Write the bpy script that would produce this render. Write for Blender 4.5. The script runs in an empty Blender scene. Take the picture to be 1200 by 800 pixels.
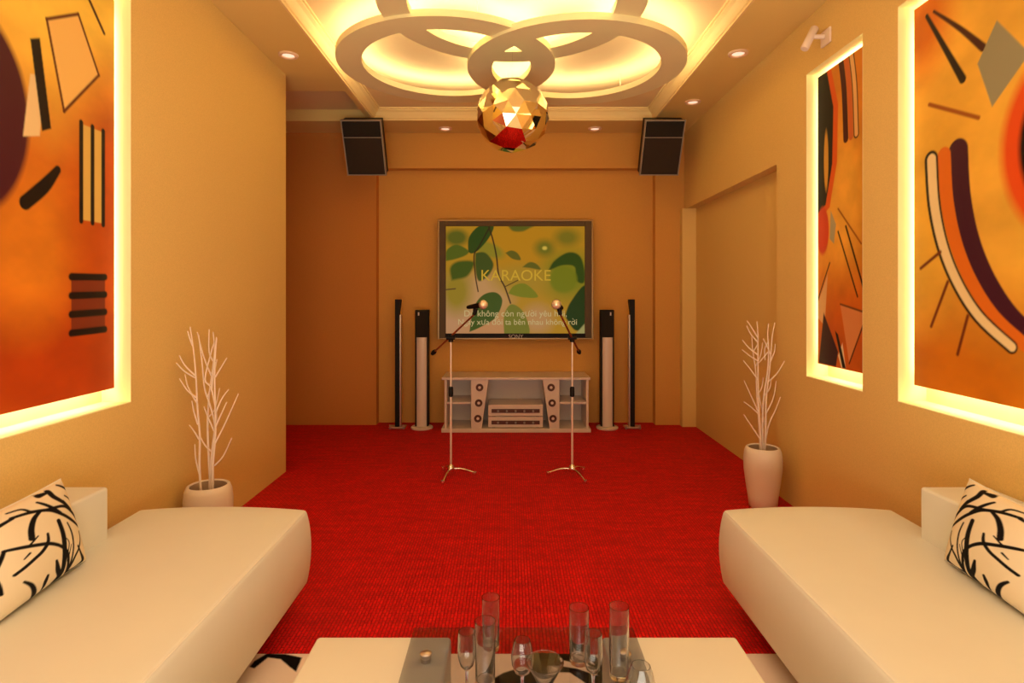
import bpy, math, random
import numpy as np
from mathutils import Vector, Matrix

random.seed(7)
S = bpy.context.scene
COL = S.collection
PI = math.pi
EYE = 1.25                                   # eye height of the photographer
XL, XR = -1.58, 1.675                        # side wall planes
YB, YC = 5.575, 5.68                         # back wall: piers / recessed centre panel
YF = -2.3                                    # wall behind the photographer
HS, HT = 2.80, 2.90                          # soffit and tray ceiling heights


def lin(r, g, b):
    f = lambda c: (c / 12.92 if c <= 0.04045 else ((c + 0.055) / 1.055) ** 2.4)
    return (f(r / 255), f(g / 255), f(b / 255), 1.0)


# ------------------------------------------------------------------ materials
def mat(name, col, rough=0.6, metal=0.0, emit=None, estr=0.0, noise=None, bump=0.0, spec=0.5, coat=0.0, trans=0.0, ior=1.45):
    m = bpy.data.materials.new(name)
    m.use_nodes = True
    nt = m.node_tree
    b = nt.nodes['Principled BSDF']
    b.inputs['Base Color'].default_value = tuple(col[:3]) + (1,)
    b.inputs['Roughness'].default_value = rough
    b.inputs['Metallic'].default_value = metal
    b.inputs['Specular IOR Level'].default_value = spec
    b.inputs['Coat Weight'].default_value = coat
    b.inputs['Transmission Weight'].default_value = trans
    b.inputs['IOR'].default_value = ior
    if emit:
        b.inputs['Emission Color'].default_value = tuple(emit[:3]) + (1,)
        b.inputs['Emission Strength'].default_value = estr
    if noise or bump:
        sc, amt = noise or (60, 0.0)
        tc = nt.nodes.new('ShaderNodeTexCoord')
        n = nt.nodes.new('ShaderNodeTexNoise')
        n.inputs['Scale'].default_value = sc
        n.inputs['Detail'].default_value = 3
        nt.links.new(tc.outputs['Object'], n.inputs['Vector'])
        if amt:
            mx = nt.nodes.new('ShaderNodeMix'); mx.data_type = 'RGBA'
            mx.inputs[6].default_value = tuple(c * (1 - amt) for c in col[:3]) + (1,)
            mx.inputs[7].default_value = tuple(min(1, c * (1 + amt)) for c in col[:3]) + (1,)
            nt.links.new(n.outputs['Fac'], mx.inputs[0])
            nt.links.new(mx.outputs[2], b.inputs['Base Color'])
        if bump:
            bp = nt.nodes.new('ShaderNodeBump')
            bp.inputs['Strength'].default_value = bump
            bp.inputs['Distance'].default_value = 0.002
            nt.links.new(n.outputs['Fac'], bp.inputs['Height'])
            nt.links.new(bp.outputs['Normal'], b.inputs['Normal'])
    return m


def mat_painted(name, rough=0.6, emit=0.0, spec=0.3):
    """Colours come from the mesh's own painted colour attribute."""
    m = bpy.data.materials.new(name)
    m.use_nodes = True
    nt = m.node_tree
    b = nt.nodes['Principled BSDF']
    a = nt.nodes.new('ShaderNodeVertexColor'); a.layer_name = 'paint'
    b.inputs['Roughness'].default_value = rough
    b.inputs['Specular IOR Level'].default_value = spec
    if emit:
        b.inputs['Base Color'].default_value = (0.01, 0.01, 0.01, 1)
        nt.links.new(a.outputs['Color'], b.inputs['Emission Color'])
        b.inputs['Emission Strength'].default_value = emit
    else:
        nt.links.new(a.outputs['Color'], b.inputs['Base Color'])
    return m


def mat_carpet():
    m = bpy.data.materials.new('red_carpet')
    m.use_nodes = True
    nt = m.node_tree; L = nt.links.new
    b = nt.nodes['Principled BSDF']
    b.inputs['Roughness'].default_value = 0.65
    b.inputs['Specular IOR Level'].default_value = 0.25
    tc = nt.nodes.new('ShaderNodeTexCoord')
    br = nt.nodes.new('ShaderNodeTexBrick')
    mp = nt.nodes.new('ShaderNodeMapping')
    mp.inputs['Rotation'].default_value = (0, 0, PI / 2)
    br.offset = 0.5
    br.inputs['Scale'].default_value = 1.0
    br.inputs['Brick Width'].default_value = 0.034
    br.inputs['Row Height'].default_value = 0.0135
    br.inputs['Mortar Size'].default_value = 0.0032
    br.inputs['Mortar Smooth'].default_value = 0.9
    br.inputs['Color1'].default_value = (0.78, 0.003, 0.006, 1)
    br.inputs['Color2'].default_value = (0.60, 0.002, 0.004, 1)
    br.inputs['Mortar'].default_value = (0.36, 0.001, 0.001, 1)
    L(tc.outputs['Object'], mp.inputs['Vector']); L(mp.outputs['Vector'], br.inputs['Vector'])
    n = nt.nodes.new('ShaderNodeTexNoise'); n.inputs['Scale'].default_value = 5; n.inputs['Detail'].default_value = 6
    n2m = nt.nodes.new('ShaderNodeMapping'); n2m.inputs['Scale'].default_value = (1, 5, 1)
    L(tc.outputs['Object'], n2m.inputs['Vector']); L(n2m.outputs['Vector'], n.inputs['Vector'])
    mr = nt.nodes.new('ShaderNodeMapRange')
    mr.inputs['From Min'].default_value = 0.3; mr.inputs['From Max'].default_value = 0.7
    mr.inputs['To Min'].default_value = 0.78; mr.inputs['To Max'].default_value = 1.12
    L(n.outputs['Fac'], mr.inputs['Value'])
    mx = nt.nodes.new('ShaderNodeMix'); mx.data_type = 'RGBA'; mx.blend_type = 'MULTIPLY'; mx.inputs[0].default_value = 1
    L(br.outputs['Color'], mx.inputs[6]); L(mr.outputs['Result'], mx.inputs[7])
    L(mx.outputs[2], b.inputs['Base Color'])
    bp = nt.nodes.new('ShaderNodeBump'); bp.inputs['Strength'].default_value = 0.6; bp.inputs['Distance'].default_value = 0.004; bp.invert = True
    L(br.outputs['Fac'], bp.inputs['Height']); L(bp.outputs['Normal'], b.inputs['Normal'])
    return m


def mat_pane(name, tint, refl=1.0):
    """clear architectural glass: tinted see-through plus fresnel reflection"""
    m = bpy.data.materials.new(name)
    m.use_nodes = True
    nt = m.node_tree; L = nt.links.new
    nt.nodes.clear()
    out = nt.nodes.new('ShaderNodeOutputMaterial')
    t = nt.nodes.new('ShaderNodeBsdfTransparent'); t.inputs['Color'].default_value = tuple(tint) + (1,)
    g = nt.nodes.new('ShaderNodeBsdfGlossy'); g.inputs['Roughness'].default_value = 0.02
    lw = nt.nodes.new('ShaderNodeLayerWeight'); lw.inputs['Blend'].default_value = 0.5
    pw = nt.nodes.new('ShaderNodeMath'); pw.operation = 'POWER'; pw.inputs[1].default_value = 5
    fr = nt.nodes.new('ShaderNodeMapRange'); fr.inputs['To Min'].default_value = 0.035 * refl; fr.inputs['To Max'].default_value = 0.9 * refl
    L(lw.outputs['Facing'], pw.inputs[0]); L(pw.outputs[0], fr.inputs['Value'])
    mx = nt.nodes.new('ShaderNodeMixShader')
    L(fr.outputs['Result'], mx.inputs['Fac']); L(t.outputs['BSDF'], mx.inputs[1]); L(g.outputs['BSDF'], mx.inputs[2])
    L(mx.outputs['Shader'], out.inputs['Surface'])
    return m


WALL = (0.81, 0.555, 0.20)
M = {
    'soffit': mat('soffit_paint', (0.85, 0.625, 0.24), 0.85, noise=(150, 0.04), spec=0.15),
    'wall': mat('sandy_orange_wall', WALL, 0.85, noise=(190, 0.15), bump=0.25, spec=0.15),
    'wallb': mat('orange_wall_dim_tone', (0.70, 0.345, 0.085), 0.85, noise=(170, 0.10), bump=0.25, spec=0.15),  # wall orange deepened: the dimmer, redder light at the back put into colour
    'wallr': mat('orange_wall_shade_tone', (0.62, 0.235, 0.05), 0.85, noise=(170, 0.10), bump=0.25, spec=0.15),  # wall orange darkened further: shade of the left recess put into the colour
    'ceil': mat('ceiling_paint', (0.88, 0.64, 0.34), 0.85, noise=(150, 0.04), spec=0.15),
    'mould': mat('moulding_paint', (0.90, 0.66, 0.30), 0.6, spec=0.3),
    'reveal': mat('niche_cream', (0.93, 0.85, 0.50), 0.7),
    'carpet': mat_carpet(),
    'ring': mat('ring_plaster', (0.94, 0.86, 0.54), 0.8),
    'led': mat('warm_led', (0, 0, 0), emit=(1.0, 0.88, 0.58), estr=12),
    'nled': mat('niche_led', (0, 0, 0), emit=(1.0, 0.90, 0.56), estr=10),
    'lens': mat('downlight_lens', (0.9, 0.8, 0.7), emit=(1.0, 0.72, 0.55), estr=0.9),
    'downtrim': mat('downlight_trim', (0.9, 0.62, 0.42), 0.4),
    'white': mat('white_lacquer', (0.72, 0.58, 0.50), 0.35),
    'sofa': mat('cream_leather', (0.78, 0.755, 0.68), 0.55, noise=(9, 0.02), bump=0.04, spec=0.3),
    'seam': mat('sofa_seam', (0.82, 0.78, 0.70), 0.6, spec=0.2),
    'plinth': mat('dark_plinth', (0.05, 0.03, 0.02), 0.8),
    'tablew': mat('table_white', (0.79, 0.75, 0.66), 0.4, noise=(3, 0.02)),
    'tglass': mat_pane('smoked_glass', (0.76, 0.77, 0.80), 0.8),
    'glass': mat('clear_glass', (0.82, 0.82, 0.83), 0.0, trans=1.0, ior=1.42),
    'black': mat('black_satin', (0.010, 0.007, 0.006), 0.55, spec=0.22),
    'grille': mat('speaker_cloth', (0.030, 0.018, 0.011), 0.9, noise=(400, 0.5)),
    'grille2': mat('speaker_cloth_upper', (0.014, 0.010, 0.007), 0.9, noise=(400, 0.5)),
    'silver': mat('brushed_silver', (0.62, 0.55, 0.50), 0.3, metal=0.9),
    'grey': mat('grey_trim', (0.30, 0.24, 0.19), 0.45),
    'chrome': mat('chrome', (0.85, 0.80, 0.76), 0.22, metal=1.0),
    'polep': mat('pale_enamel', (0.82, 0.66, 0.55), 0.3, metal=0.25),
    'gold': mat('gold_mirror', (0.98, 0.86, 0.56), 0.015, metal=1.0),
    'bezel': mat('bronze_bezel', (0.10, 0.060, 0.024), 0.45, spec=0.25),
    'bezel2': mat('bezel_rim', (0.34, 0.22, 0.10), 0.3, metal=0.6),
    'tvdark': mat('tv_dark', (0.008, 0.005, 0.004), 0.5, spec=0.15),
    'screen': mat_painted('lit_screen', 0.3, emit=0.80, spec=0.08),
    'paint': mat_painted('oil_paint', 0.55),
    'cloth': mat_painted('printed_cloth', 0.8, spec=0.2),
    'rugm': mat_painted('rug_pile', 0.9, spec=0.1),
    'titl': mat('screen_title', (0, 0, 0), emit=lin(186, 144, 36), estr=1.0),
    'lyric': mat('screen_lyrics', (0, 0, 0), emit=lin(182, 160, 108), estr=1.0),
    'badge': mat('badge_grey', (0.45, 0.38, 0.30), 0.4),
    'twig': mat('whitewashed_twig', (0.88, 0.70, 0.58), 0.7),
    'vase': mat('white_ceramic', (0.86, 0.76, 0.68), 0.35),
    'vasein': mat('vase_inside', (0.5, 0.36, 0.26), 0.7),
    'cone': mat('speaker_cone', (0.10, 0.03, 0.02), 0.5),
    'fixture': mat('pale_fixture', (0.86, 0.70, 0.62), 0.4),
    'nylon': mat_pane('clear_line', (0.9, 0.9, 0.9)),
    'micgold': mat('mic_mesh', (0.95, 0.80, 0.58), 0.3, metal=0.5),
    'rust': mat('boom_bronze', (0.28, 0.07, 0.02), 0.35, metal=0.5),
}


# ------------------------------------------------------------------ geometry
def join(parts):
    V, F = [], []
    for v, f in parts:
        o = len(V)
        V += [tuple(p) for p in v]
        F += [tuple(i + o for i in q) for q in f]
    return V, F


def box(x0, x1, y0, y1, z0, z1):
    v = [(x0, y0, z0), (x1, y0, z0), (x1, y1, z0), (x0, y1, z0), (x0, y0, z1), (x1, y0, z1), (x1, y1, z1), (x0, y1, z1)]
    f = [(0, 3, 2, 1), (4, 5, 6, 7), (0, 1, 5, 4), (1, 2, 6, 5), (2, 3, 7, 6), (3, 0, 4, 7)]
    return v, f


def lathe(prof, c=(0, 0, 0), seg=40, axis=None):
    V, F = [], []
    n = len(prof)
    for k in range(seg):
        a = 2 * PI * k / seg
        for r, z in prof:
            V.append((max(r, 1e-5) * math.cos(a), max(r, 1e-5) * math.sin(a), z))
    for k in range(seg):
        k2 = (k + 1) % seg
        for i in range(n - 1):
            F.append((k * n + i, k2 * n + i, k2 * n + i + 1, k * n + i + 1))
    if axis is not None:
        q = Vector((0, 0, 1)).rotation_difference(Vector(axis).normalized())
        V = [tuple(q @ Vector(p)) for p in V]
    return [(p[0] + c[0], p[1] + c[1], p[2] + c[2]) for p in V], F


def tube(pts, rad, seg=10, cap=True):
    pts = [Vector(p) for p in pts]
    n = len(pts)
    if not hasattr(rad, '__len__'):
        rad = [rad] * n
    V, F = [], []
    up = None
    for i, p in enumerate(pts):
        t = (pts[min(i + 1, n - 1)] - pts[max(i - 1, 0)]).normalized()
        if up is None:
            up = t.orthogonal().normalized()
        up = (up - t * up.dot(t)).normalized()
        s = t.cross(up)
        for k in range(seg):
            a = 2 * PI * k / seg
            V.append(tuple(p + (up * math.cos(a) + s * math.sin(a)) * rad[i]))
    for i in range(n - 1):
        for k in range(seg):
            k2 = (k + 1) % seg
            F.append((i * seg + k, i * seg + k2, (i + 1) * seg + k2, (i + 1) * seg + k))
    if cap:
        F.append(tuple(range(seg - 1, -1, -1)))
        F.append(tuple((n - 1) * seg + k for k in range(seg)))
    return V, F


def prism(poly, y0, y1):
    """poly of (x, z) points extruded along y"""
    n = len(poly)
    V = [(x, y0, z) for x, z in poly] + [(x, y1, z) for x, z in poly]
    F = [tuple(range(n)), tuple(range(2 * n - 1, n - 1, -1))]
    for i in range(n):
        j = (i + 1) % n
        F.append((i, i + n, j + n, j))
    return V, F


def annulus(cx, cy, r0, r1, z0, z1, seg=128):
    return lathe([(r0, z0), (r1, z0), (r1, z1), (r0, z1), (r0, z0)], (cx, cy, 0), seg)


def rbox(c, size, r, n=24, bulge=(0, 0, 0)):
    """box with rounded edges whose faces swell by bulge"""
    h = [s / 2 for s in size]
    key, V, F = {}, [], []

    def samples(hh):
        inner = np.linspace(-(hh - r), hh - r, n)
        e = [r * math.cos(a) for a in np.linspace(0, PI / 2, 6)][:-1]
        lo = [-(hh - r) - x for x in e]
        return lo + list(inner) + [-x for x in lo[::-1]]
    sm = [samples(hh) for hh in h]

    def vert(p):
        q = [max(-(h[i] - r), min(h[i] - r, p[i])) for i in range(3)]
        d = Vector([p[i] - q[i] for i in range(3)])
        k = tuple(round(x, 6) for x in p)
        if k in key:
            return key[k]
        if d.length > 1e-9:
            d = d.normalized() * r
        w = Vector(q) + d
        s = [w[i] / h[i] for i in range(3)]
        for i in range(3):
            j, l = (i + 1) % 3, (i + 2) % 3
            k_ = 2 if i < 2 else 0
            w[i] += bulge[i] * s[i] * max(0, 1 - s[k_] ** 2) ** 0.9 if bulge[i] and (i < 2 or s[2] > 0) else 0
        key[k] = len(V)
        V.append((w[0] + c[0], w[1] + c[1], w[2] + c[2]))
        return key[k]
    for ax in range(3):
        a, b = (ax + 1) % 3, (ax + 2) % 3
        for sg in (-1, 1):
            for i in range(len(sm[a]) - 1):
                for j in range(len(sm[b]) - 1):
                    q = []
                    for ii, jj in ((i, j), (i + 1, j), (i + 1, j + 1), (i, j + 1)):
                        p = [0, 0, 0]; p[ax] = sg * h[ax]; p[a] = sm[a][ii]; p[b] = sm[b][jj]
                        q.append(vert(p))
                    F.append(tuple(q if sg > 0 else q[::-1]))
    return V, F


# ------------------------------------------------------------------ objects
def world_loc(o):
    v = Vector((0, 0, 0))
    while o is not None:
        v += o.location
        o = o.parent
    return v


def obj(name, geo, material, parent=None, smooth=False, bevel=0.0, angle=40):
    v, f = geo
    off = world_loc(parent) if parent else Vector((0, 0, 0))
    me = bpy.data.meshes.new(name)
    me.from_pydata([(p[0] - off.x, p[1] - off.y, p[2] - off.z) for p in v], [], f)
    me.validate(); me.update()
    if smooth:
        me.polygons.foreach_set('use_smooth', [True] * len(me.polygons))
        me.set_sharp_from_angle(angle=math.radians(angle))
    me.materials.append(material)
    o = bpy.data.objects.new(name, me)
    COL.objects.link(o)
    o.parent = parent
    if bevel:
        b = o.modifiers.new('soft_edges', 'BEVEL'); b.width = bevel; b.segments = 2; b.limit_method = 'ANGLE'
    return o


def tag(o, label, cat, group=None, kind=None):
    o['label'] = label; o['category'] = cat
    if group: o['group'] = group
    if kind: o['kind'] = kind
    return o


def thing(name, loc, label, cat, group=None):
    o = bpy.data.objects.new(name, None)
    o.empty_display_size = 0.1
    o.location = loc
    COL.objects.link(o)
    return tag(o, label, cat, group)


def struct(name, geo, material, parent=None, **k):
    o = obj(name, geo, material, parent, **k)
    o['kind'] = 'structure'
    return o


def dup(root, loc, label):
    def cp(o, par):
        c = o.copy(); COL.objects.link(c)
        c.parent = par
        for ch in list(o.children):
            cp(ch, c)
        return c
    r = cp(root, None)
    r.location = loc
    r['label'] = label
    return r


# ------------------------------------------------------------------ painted surfaces
class Paint:
    """a small picture of W x H units painted on a grid of mesh vertices"""

    def __init__(s, x0, x1, y0, y1, nx, ny):
        s.x = np.linspace(x0, x1, nx); s.y = np.linspace(y0, y1, ny)
        s.X, s.Y = np.meshgrid(s.x, s.y)
        s.C = np.zeros((ny, nx, 3))
        s.px = abs(x1 - x0) / nx

    def col(s, c):
        return np.array(lin(*c)[:3])

    def fill(s, c):
        s.C[:] = s.col(c); return s

    def mixin(s, a, c):
        a = np.clip(a, 0, 1)[..., None]
        s.C = s.C * (1 - a) + s.col(c) * a

    def blob(s, cx, cy, rx, ry, c, soft=0.6, rot=0.0, amt=1.0):
        co, si = math.cos(rot), math.sin(rot)
        u = ((s.X - cx) * co + (s.Y - cy) * si) / rx; v = (-(s.X - cx) * si + (s.Y - cy) * co) / ry
        d = np.sqrt(u * u + v * v)
        s.mixin(amt * (1 + soft / 2 - d) / soft, c)

    def dist(s, pts, closed=False):
        D = np.full(s.X.shape, 1e9); W = np.zeros(s.X.shape)
        n = len(pts)
        for i in range(n if closed else n - 1):
            a, b = pts[i], pts[(i + 1) % n]
            dx, dy = b[0] - a[0], b[1] - a[1]
            L2 = dx * dx + dy * dy + 1e-12
            t = np.clip(((s.X - a[0]) * dx + (s.Y - a[1]) * dy) / L2, 0, 1)
            d = np.hypot(s.X - a[0] - t * dx, s.Y - a[1] - t * dy)
            w = (a[2] + (b[2] - a[2]) * t) if len(a) > 2 else 0
            k = (d - w) < (D - W)
            D = np.where(k, d, D); W = np.where(k, w, W)
        return D, W

    def poly(s, pts, c, soft=None, amt=1.0):
        soft = soft or s.px * 1.2
        D, _ = s.dist(pts, True)
        ins = np.zeros(s.X.shape, bool)
        n = len(pts)
        for i in range(n):
            (x1, y1), (x2, y2) = pts[i], pts[(i + 1) % n]
            if y1 == y2: continue
            cr = ((y1 > s.Y) != (y2 > s.Y)) & (s.X < (x2 - x1) * (s.Y - y1) / (y2 - y1) + x1)
            ins ^= cr
        sd = np.where(ins, D, -D)
        s.mixin(amt * (sd / soft + 0.5), c)

    def stroke(s, pts, c, w=None, soft=None, smooth=True):
        """pts of (x, y) or (x, y, width)"""
        soft = soft or s.px * 1.2
        p = [(q[0], q[1], (q[2] if len(q) > 2 else w) / 2) for q in pts]
        if smooth and len(p) > 2:
            p = spline(p)
        D, W = s.dist(p)
        s.mixin((W - D) / soft + 0.5, c)

    def noise(s, amp, seed=1, cells=(8, 12)):
        rng = np.random.RandomState(seed)
        ny, nx = s.X.shape
        tot = np.zeros((ny, nx))
        for o in range(4):
            cx, cy = cells[0] * 2 ** o, cells[1] * 2 ** o
            g = rng.rand(cy + 2, cx + 2)
            fx = np.linspace(0, cx, nx); fy = np.linspace(0, cy, ny)
            ix, iy = fx.astype(int), fy.astype(int)
            tx, ty = fx - ix, fy - iy
            tx = tx * tx * (3 - 2 * tx); ty = ty * ty * (3 - 2 * ty)
            A = g[np.ix_(iy, ix)] * (1 - tx) + g[np.ix_(iy, ix + 1)] * tx
            B = g[np.ix_(iy + 1, ix)] * (1 - tx) + g[np.ix_(iy + 1, ix + 1)] * tx
            tot += (A * (1 - ty[:, None]) + B * ty[:, None] - 0.5) / 2 ** o
        s.C *= np.clip(1 + amp * tot, 0.2, 2)[..., None]


def spline(p, sub=6):
    out = []
    n = len(p)
    for i in range(n - 1):
        a, b, c, d = p[max(i - 1, 0)], p[i], p[i + 1], p[min(i + 2, n - 1)]
        for k in range(sub):
            t = k / sub
            out.append(tuple(0.5 * (2 * b[j] + (c[j] - a[j]) * t + (2 * a[j] - 5 * b[j] + 4 * c[j] - d[j]) * t * t + (3 * b[j] - a[j] - 3 * c[j] + d[j]) * t ** 3) for j in range(len(b))))
    out.append(tuple(p[-1]))
    return out


def grid_geo(nx, ny, fn):
    V = [fn(i / (nx - 1), j / (ny - 1)) for j in range(ny) for i in range(nx)]
    F = [(j * nx + i, j * nx + i + 1, (j + 1) * nx + i + 1, (j + 1) * nx + i) for j in range(ny - 1) for i in range(nx - 1)]
    return V, F


def set_paint(o, C):
    ca = o.data.color_attributes.new('paint', 'FLOAT_COLOR', 'POINT')
    A = np.ones((len(o.data.vertices), 4))
    flat = C.reshape(-1, 3)
    A[:len(flat), :3] = flat
    if len(A) > len(flat):
        A[len(flat):, :3] = flat.mean(axis=0)
    ca.data.foreach_set('color', A.ravel().astype(np.float32))


def panel(name, P, fn, material, parent, thick):
    """painted front grid plus a thin body behind it (thick = offset vector)"""
    ny, nx = P.X.shape
    V, F = grid_geo(nx, ny, fn)
    c = [fn(0, 0), fn(1, 0), fn(1, 1), fn(0, 1)]
    t = Vector(thick)
    b = len(V)
    V += c + [tuple(Vector(q) + t) for q in c]
    F += [(b + 3, b + 2, b + 6, b + 7), (b, b + 4, b + 5, b + 1), (b + 1, b + 5, b + 6, b + 2), (b, b + 3, b + 7, b + 4), (b + 4, b + 7, b + 6, b + 5)]
    o = obj(name, (V, F), material, parent)
    set_paint(o, P.C)
    return o


# ================================================================== THE ROOM
struct('floor', box(-3.1, 1.9, YF - 0.1, 5.85, -0.1, 0.0), M['carpet'])

# left wall with its lit niche, ends before the back wall and opens into a side recess
LN0, LN1 = 0.85, 2.427
NZ0, NZ1 = 0.80, 2.49
ND = 0.125
wl = join([box(XL - 0.2, XL, YF, LN0, 0, HS), box(XL - 0.2, XL, LN1, 4.107, 0, HS),
           box(XL - 0.2, XL, LN0, LN1, 0, NZ0), box(XL - 0.2, XL, LN0, LN1, NZ1, HS), box(XL - 0.2, XL - ND, LN0, LN1, NZ0, NZ1)])
struct('wall_left', wl, M['wall'])
# right wall: two niches and a shallow alcove towards the back
RN0, RN1 = 0.85, 2.507
SN0, SN1 = 2.754, 3.28
AL, AX, AZ = 3.644, 1.763, 2.065
X2 = XR + 0.2
wr = join([box(XR, X2, YF, RN0, 0, HS), box(XR, X2, RN1, SN0, 0, HS), box(XR, X2, SN1, AL, 0, HS),
           box(XR, X2, RN0, RN1, 0, NZ0 - .012), box(XR, X2, RN0, RN1, NZ1, HS), box(XR + ND, X2, RN0, RN1, NZ0 - .012, NZ1),
           box(XR, X2, SN0, SN1, 0, NZ0 - .012), box(XR, X2, SN0, SN1, NZ1, HS), box(XR + ND, X2, SN0, SN1, NZ0 - .012, NZ1),
           box(AX, X2, AL, YB, 0, AZ), box(XR, X2, AL, YB, AZ, HS), box(1.633, X2, 5.49, YB, 0, AZ)])
struct('wall_right', wr, M['wall'])
# cream linings of the niches (thin plaster reveals)


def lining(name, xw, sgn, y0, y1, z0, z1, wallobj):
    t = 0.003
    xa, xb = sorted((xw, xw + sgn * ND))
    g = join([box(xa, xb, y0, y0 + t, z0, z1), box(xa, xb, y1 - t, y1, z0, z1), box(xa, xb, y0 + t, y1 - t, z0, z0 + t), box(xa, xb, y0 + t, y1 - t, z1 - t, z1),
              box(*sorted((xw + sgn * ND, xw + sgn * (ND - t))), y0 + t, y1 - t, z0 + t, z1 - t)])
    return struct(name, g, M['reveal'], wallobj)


W = bpy.data.objects
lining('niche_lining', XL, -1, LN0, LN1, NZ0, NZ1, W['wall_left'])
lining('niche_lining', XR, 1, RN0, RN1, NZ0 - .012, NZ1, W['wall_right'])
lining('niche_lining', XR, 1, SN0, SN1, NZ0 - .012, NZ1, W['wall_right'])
# back wall: piers, recessed centre panel and the deep beam above it
BX0, BX1, BZ = -1.277, 1.40, 2.4616
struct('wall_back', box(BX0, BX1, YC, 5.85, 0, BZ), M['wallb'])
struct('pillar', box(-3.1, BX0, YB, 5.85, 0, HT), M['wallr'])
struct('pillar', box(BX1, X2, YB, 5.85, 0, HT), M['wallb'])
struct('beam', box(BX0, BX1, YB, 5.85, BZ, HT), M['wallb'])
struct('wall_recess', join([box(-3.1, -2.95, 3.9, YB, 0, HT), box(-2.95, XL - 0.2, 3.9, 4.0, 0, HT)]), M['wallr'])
struct('wall_front', box(XL - 0.2, X2, YF - 0.1, YF, 0, HS), M['wall'])
# ceiling: dropped soffit round a shallow tray, with a raised pocket over the side recess
TX0, TX1, TY0, TY1 = -1.22, 1.295, -1.4, 5.19
PK = 4.43
struct('ceiling', box(-3.1, X2, YF - .1, 5.85, HT, HT + 0.1), M['ceil'])
ce = join([box(XL - 0.2, TX0, YF, 4.1, HS, HT), box(-2.95, TX0, 4.1, PK, HS, HT), box(TX0 - 0.035, TX0, PK, TY1, HS, HT),
           box(TX1, X2, YF, TY1, HS, HT), box(-2.95, X2, TY1, YB, HS, HT), box(TX0, TX1, YF, TY0, HS, HT)])
struct('ceiling_soffit', ce, M['soffit'])


def moulding():
    prof = [(0.0, 0.0), (0.014, 0.0), (0.014, 0.012), (0.022, 0.018), (0.030, 0.040), (0.046, 0.066), (0.064, 0.078), (0.064, 0.086), (0.076, 0.088), (0.076, 0.0999), (0.0, 0.0999)]
    V, F = [], []
    n = len(prof)
    for (x, y, sx, sy) in ((TX0, TY0, 1, 1), (TX1, TY0, -1, 1), (TX1, TY1, -1, -1), (TX0, TY1, 1, -1)):
        for d, z in prof:
            V.append((x + sx * d, y + sy * d, HS + z))
    for c in range(4):
        e = (c + 1) % 4
        for i in range(n):
            j = (i + 1) % n
            F.append((c * n + i, c * n + j, e * n + j, e * n + i))
    return V, F


struct('trim_1', moulding(), M['mould'])

# ================================================================== CEILING MEDALLION
RZ0, RZ1 = 2.75, 2.79
medal = thing('ceiling_medallion', (0.01, 3.59, RZ0), 'three interlocking plaster rings glowing under the tray ceiling', 'ceiling ornament')
for k, (cx, cy) in enumerate(((-0.41, 3.84), (0.434, 3.84), (0.012, 3.085))):
    dz = (0.0, -0.018, 0.018)[k]
    g = join([annulus(cx, cy, 0.55, 0.71, RZ0 + dz, RZ1 + dz)])
    r = obj('ring', g, M['ring'], medal, smooth=True)
    s = join([annulus(cx, cy, 0.592, 0.612, RZ1 + dz + .001, RZ1 + dz + 0.012), annulus(cx, cy, 0.648, 0.668, RZ1 + dz + .001, RZ1 + dz + 0.012)])
    obj('light_strip', s, M['led'], r)
    for q in range(3):
        a = q * 2 * PI / 3 + (PI / 2 if k == 2 else 0.9)
        hx, hy = cx + 0.63 * math.cos(a), cy + 0.63 * math.sin(a)
        obj('hanger', tube([(hx, hy, RZ1 + dz), (hx, hy, HT)], 0.0018, 8), M['ring'], medal)

# ================================================================== MIRROR BALL
ball = thing('mirror_ball', (0.019, 3.58, 2.35), 'faceted golden mirror ball hanging under the ceiling rings', 'mirror ball')


def geodesic(c, R, freq, rot):
    ph = (1 + 5 ** .5) / 2
    iv = [Vector(p).normalized() for p in ((-1, ph, 0), (1, ph, 0), (-1, -ph, 0), (1, -ph, 0), (0, -1, ph), (0, 1, ph), (0, -1, -ph), (0, 1, -ph), (ph, 0, -1), (ph, 0, 1), (-ph, 0, -1), (-ph, 0, 1))]
    tri = ((0, 11, 5), (0, 5, 1), (0, 1, 7), (0, 7, 10), (0, 10, 11), (1, 5, 9), (5, 11, 4), (11, 10, 2), (10, 7, 6), (7, 1, 8), (3, 9, 4), (3, 4, 2), (3, 2, 6), (3, 6, 8), (3, 8, 9), (4, 9, 5), (2, 4, 11), (6, 2, 10), (8, 6, 7), (9, 8, 1))
    key, V, F = {}, [], []

    def add(p):
        p = rot @ p.normalized()
        k = tuple(round(x, 4) for x in p)
        if k not in key:
            key[k] = len(V); V.append((c[0] + p.x * R, c[1] + p.y * R, c[2] + p.z * R))
        return key[k]
    for a_, b_, c_ in tri:
        A, B, C = iv[a_], iv[b_], iv[c_]
        g = {}
        for i in range(freq + 1):
            for j in range(freq + 1 - i):
                g[i, j] = add(A + (B - A) * (i / freq) + (C - A) * (j / freq))
        for i in range(freq):
            for j in range(freq - i):
                F.append((g[i, j], g[i + 1, j], g[i, j + 1]))
                if j < freq - i - 1:
                    F.append((g[i + 1, j], g[i + 1, j + 1], g[i, j + 1]))
    return V, F


vs, fs = geodesic((0.019, 3.58, 2.35), 0.226, 3, Matrix.Rotation(0.30, 3, 'Z') @ Matrix.Rotation(0.25, 3, 'X'))
obj('mirror_facets', (vs, fs), M['gold'], ball)
obj('suspension_line', tube([(0.019, 3.58, 2.57), (0.019, 3.58, HT)], 0.0007, 6), M['nylon'], ball)

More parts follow.
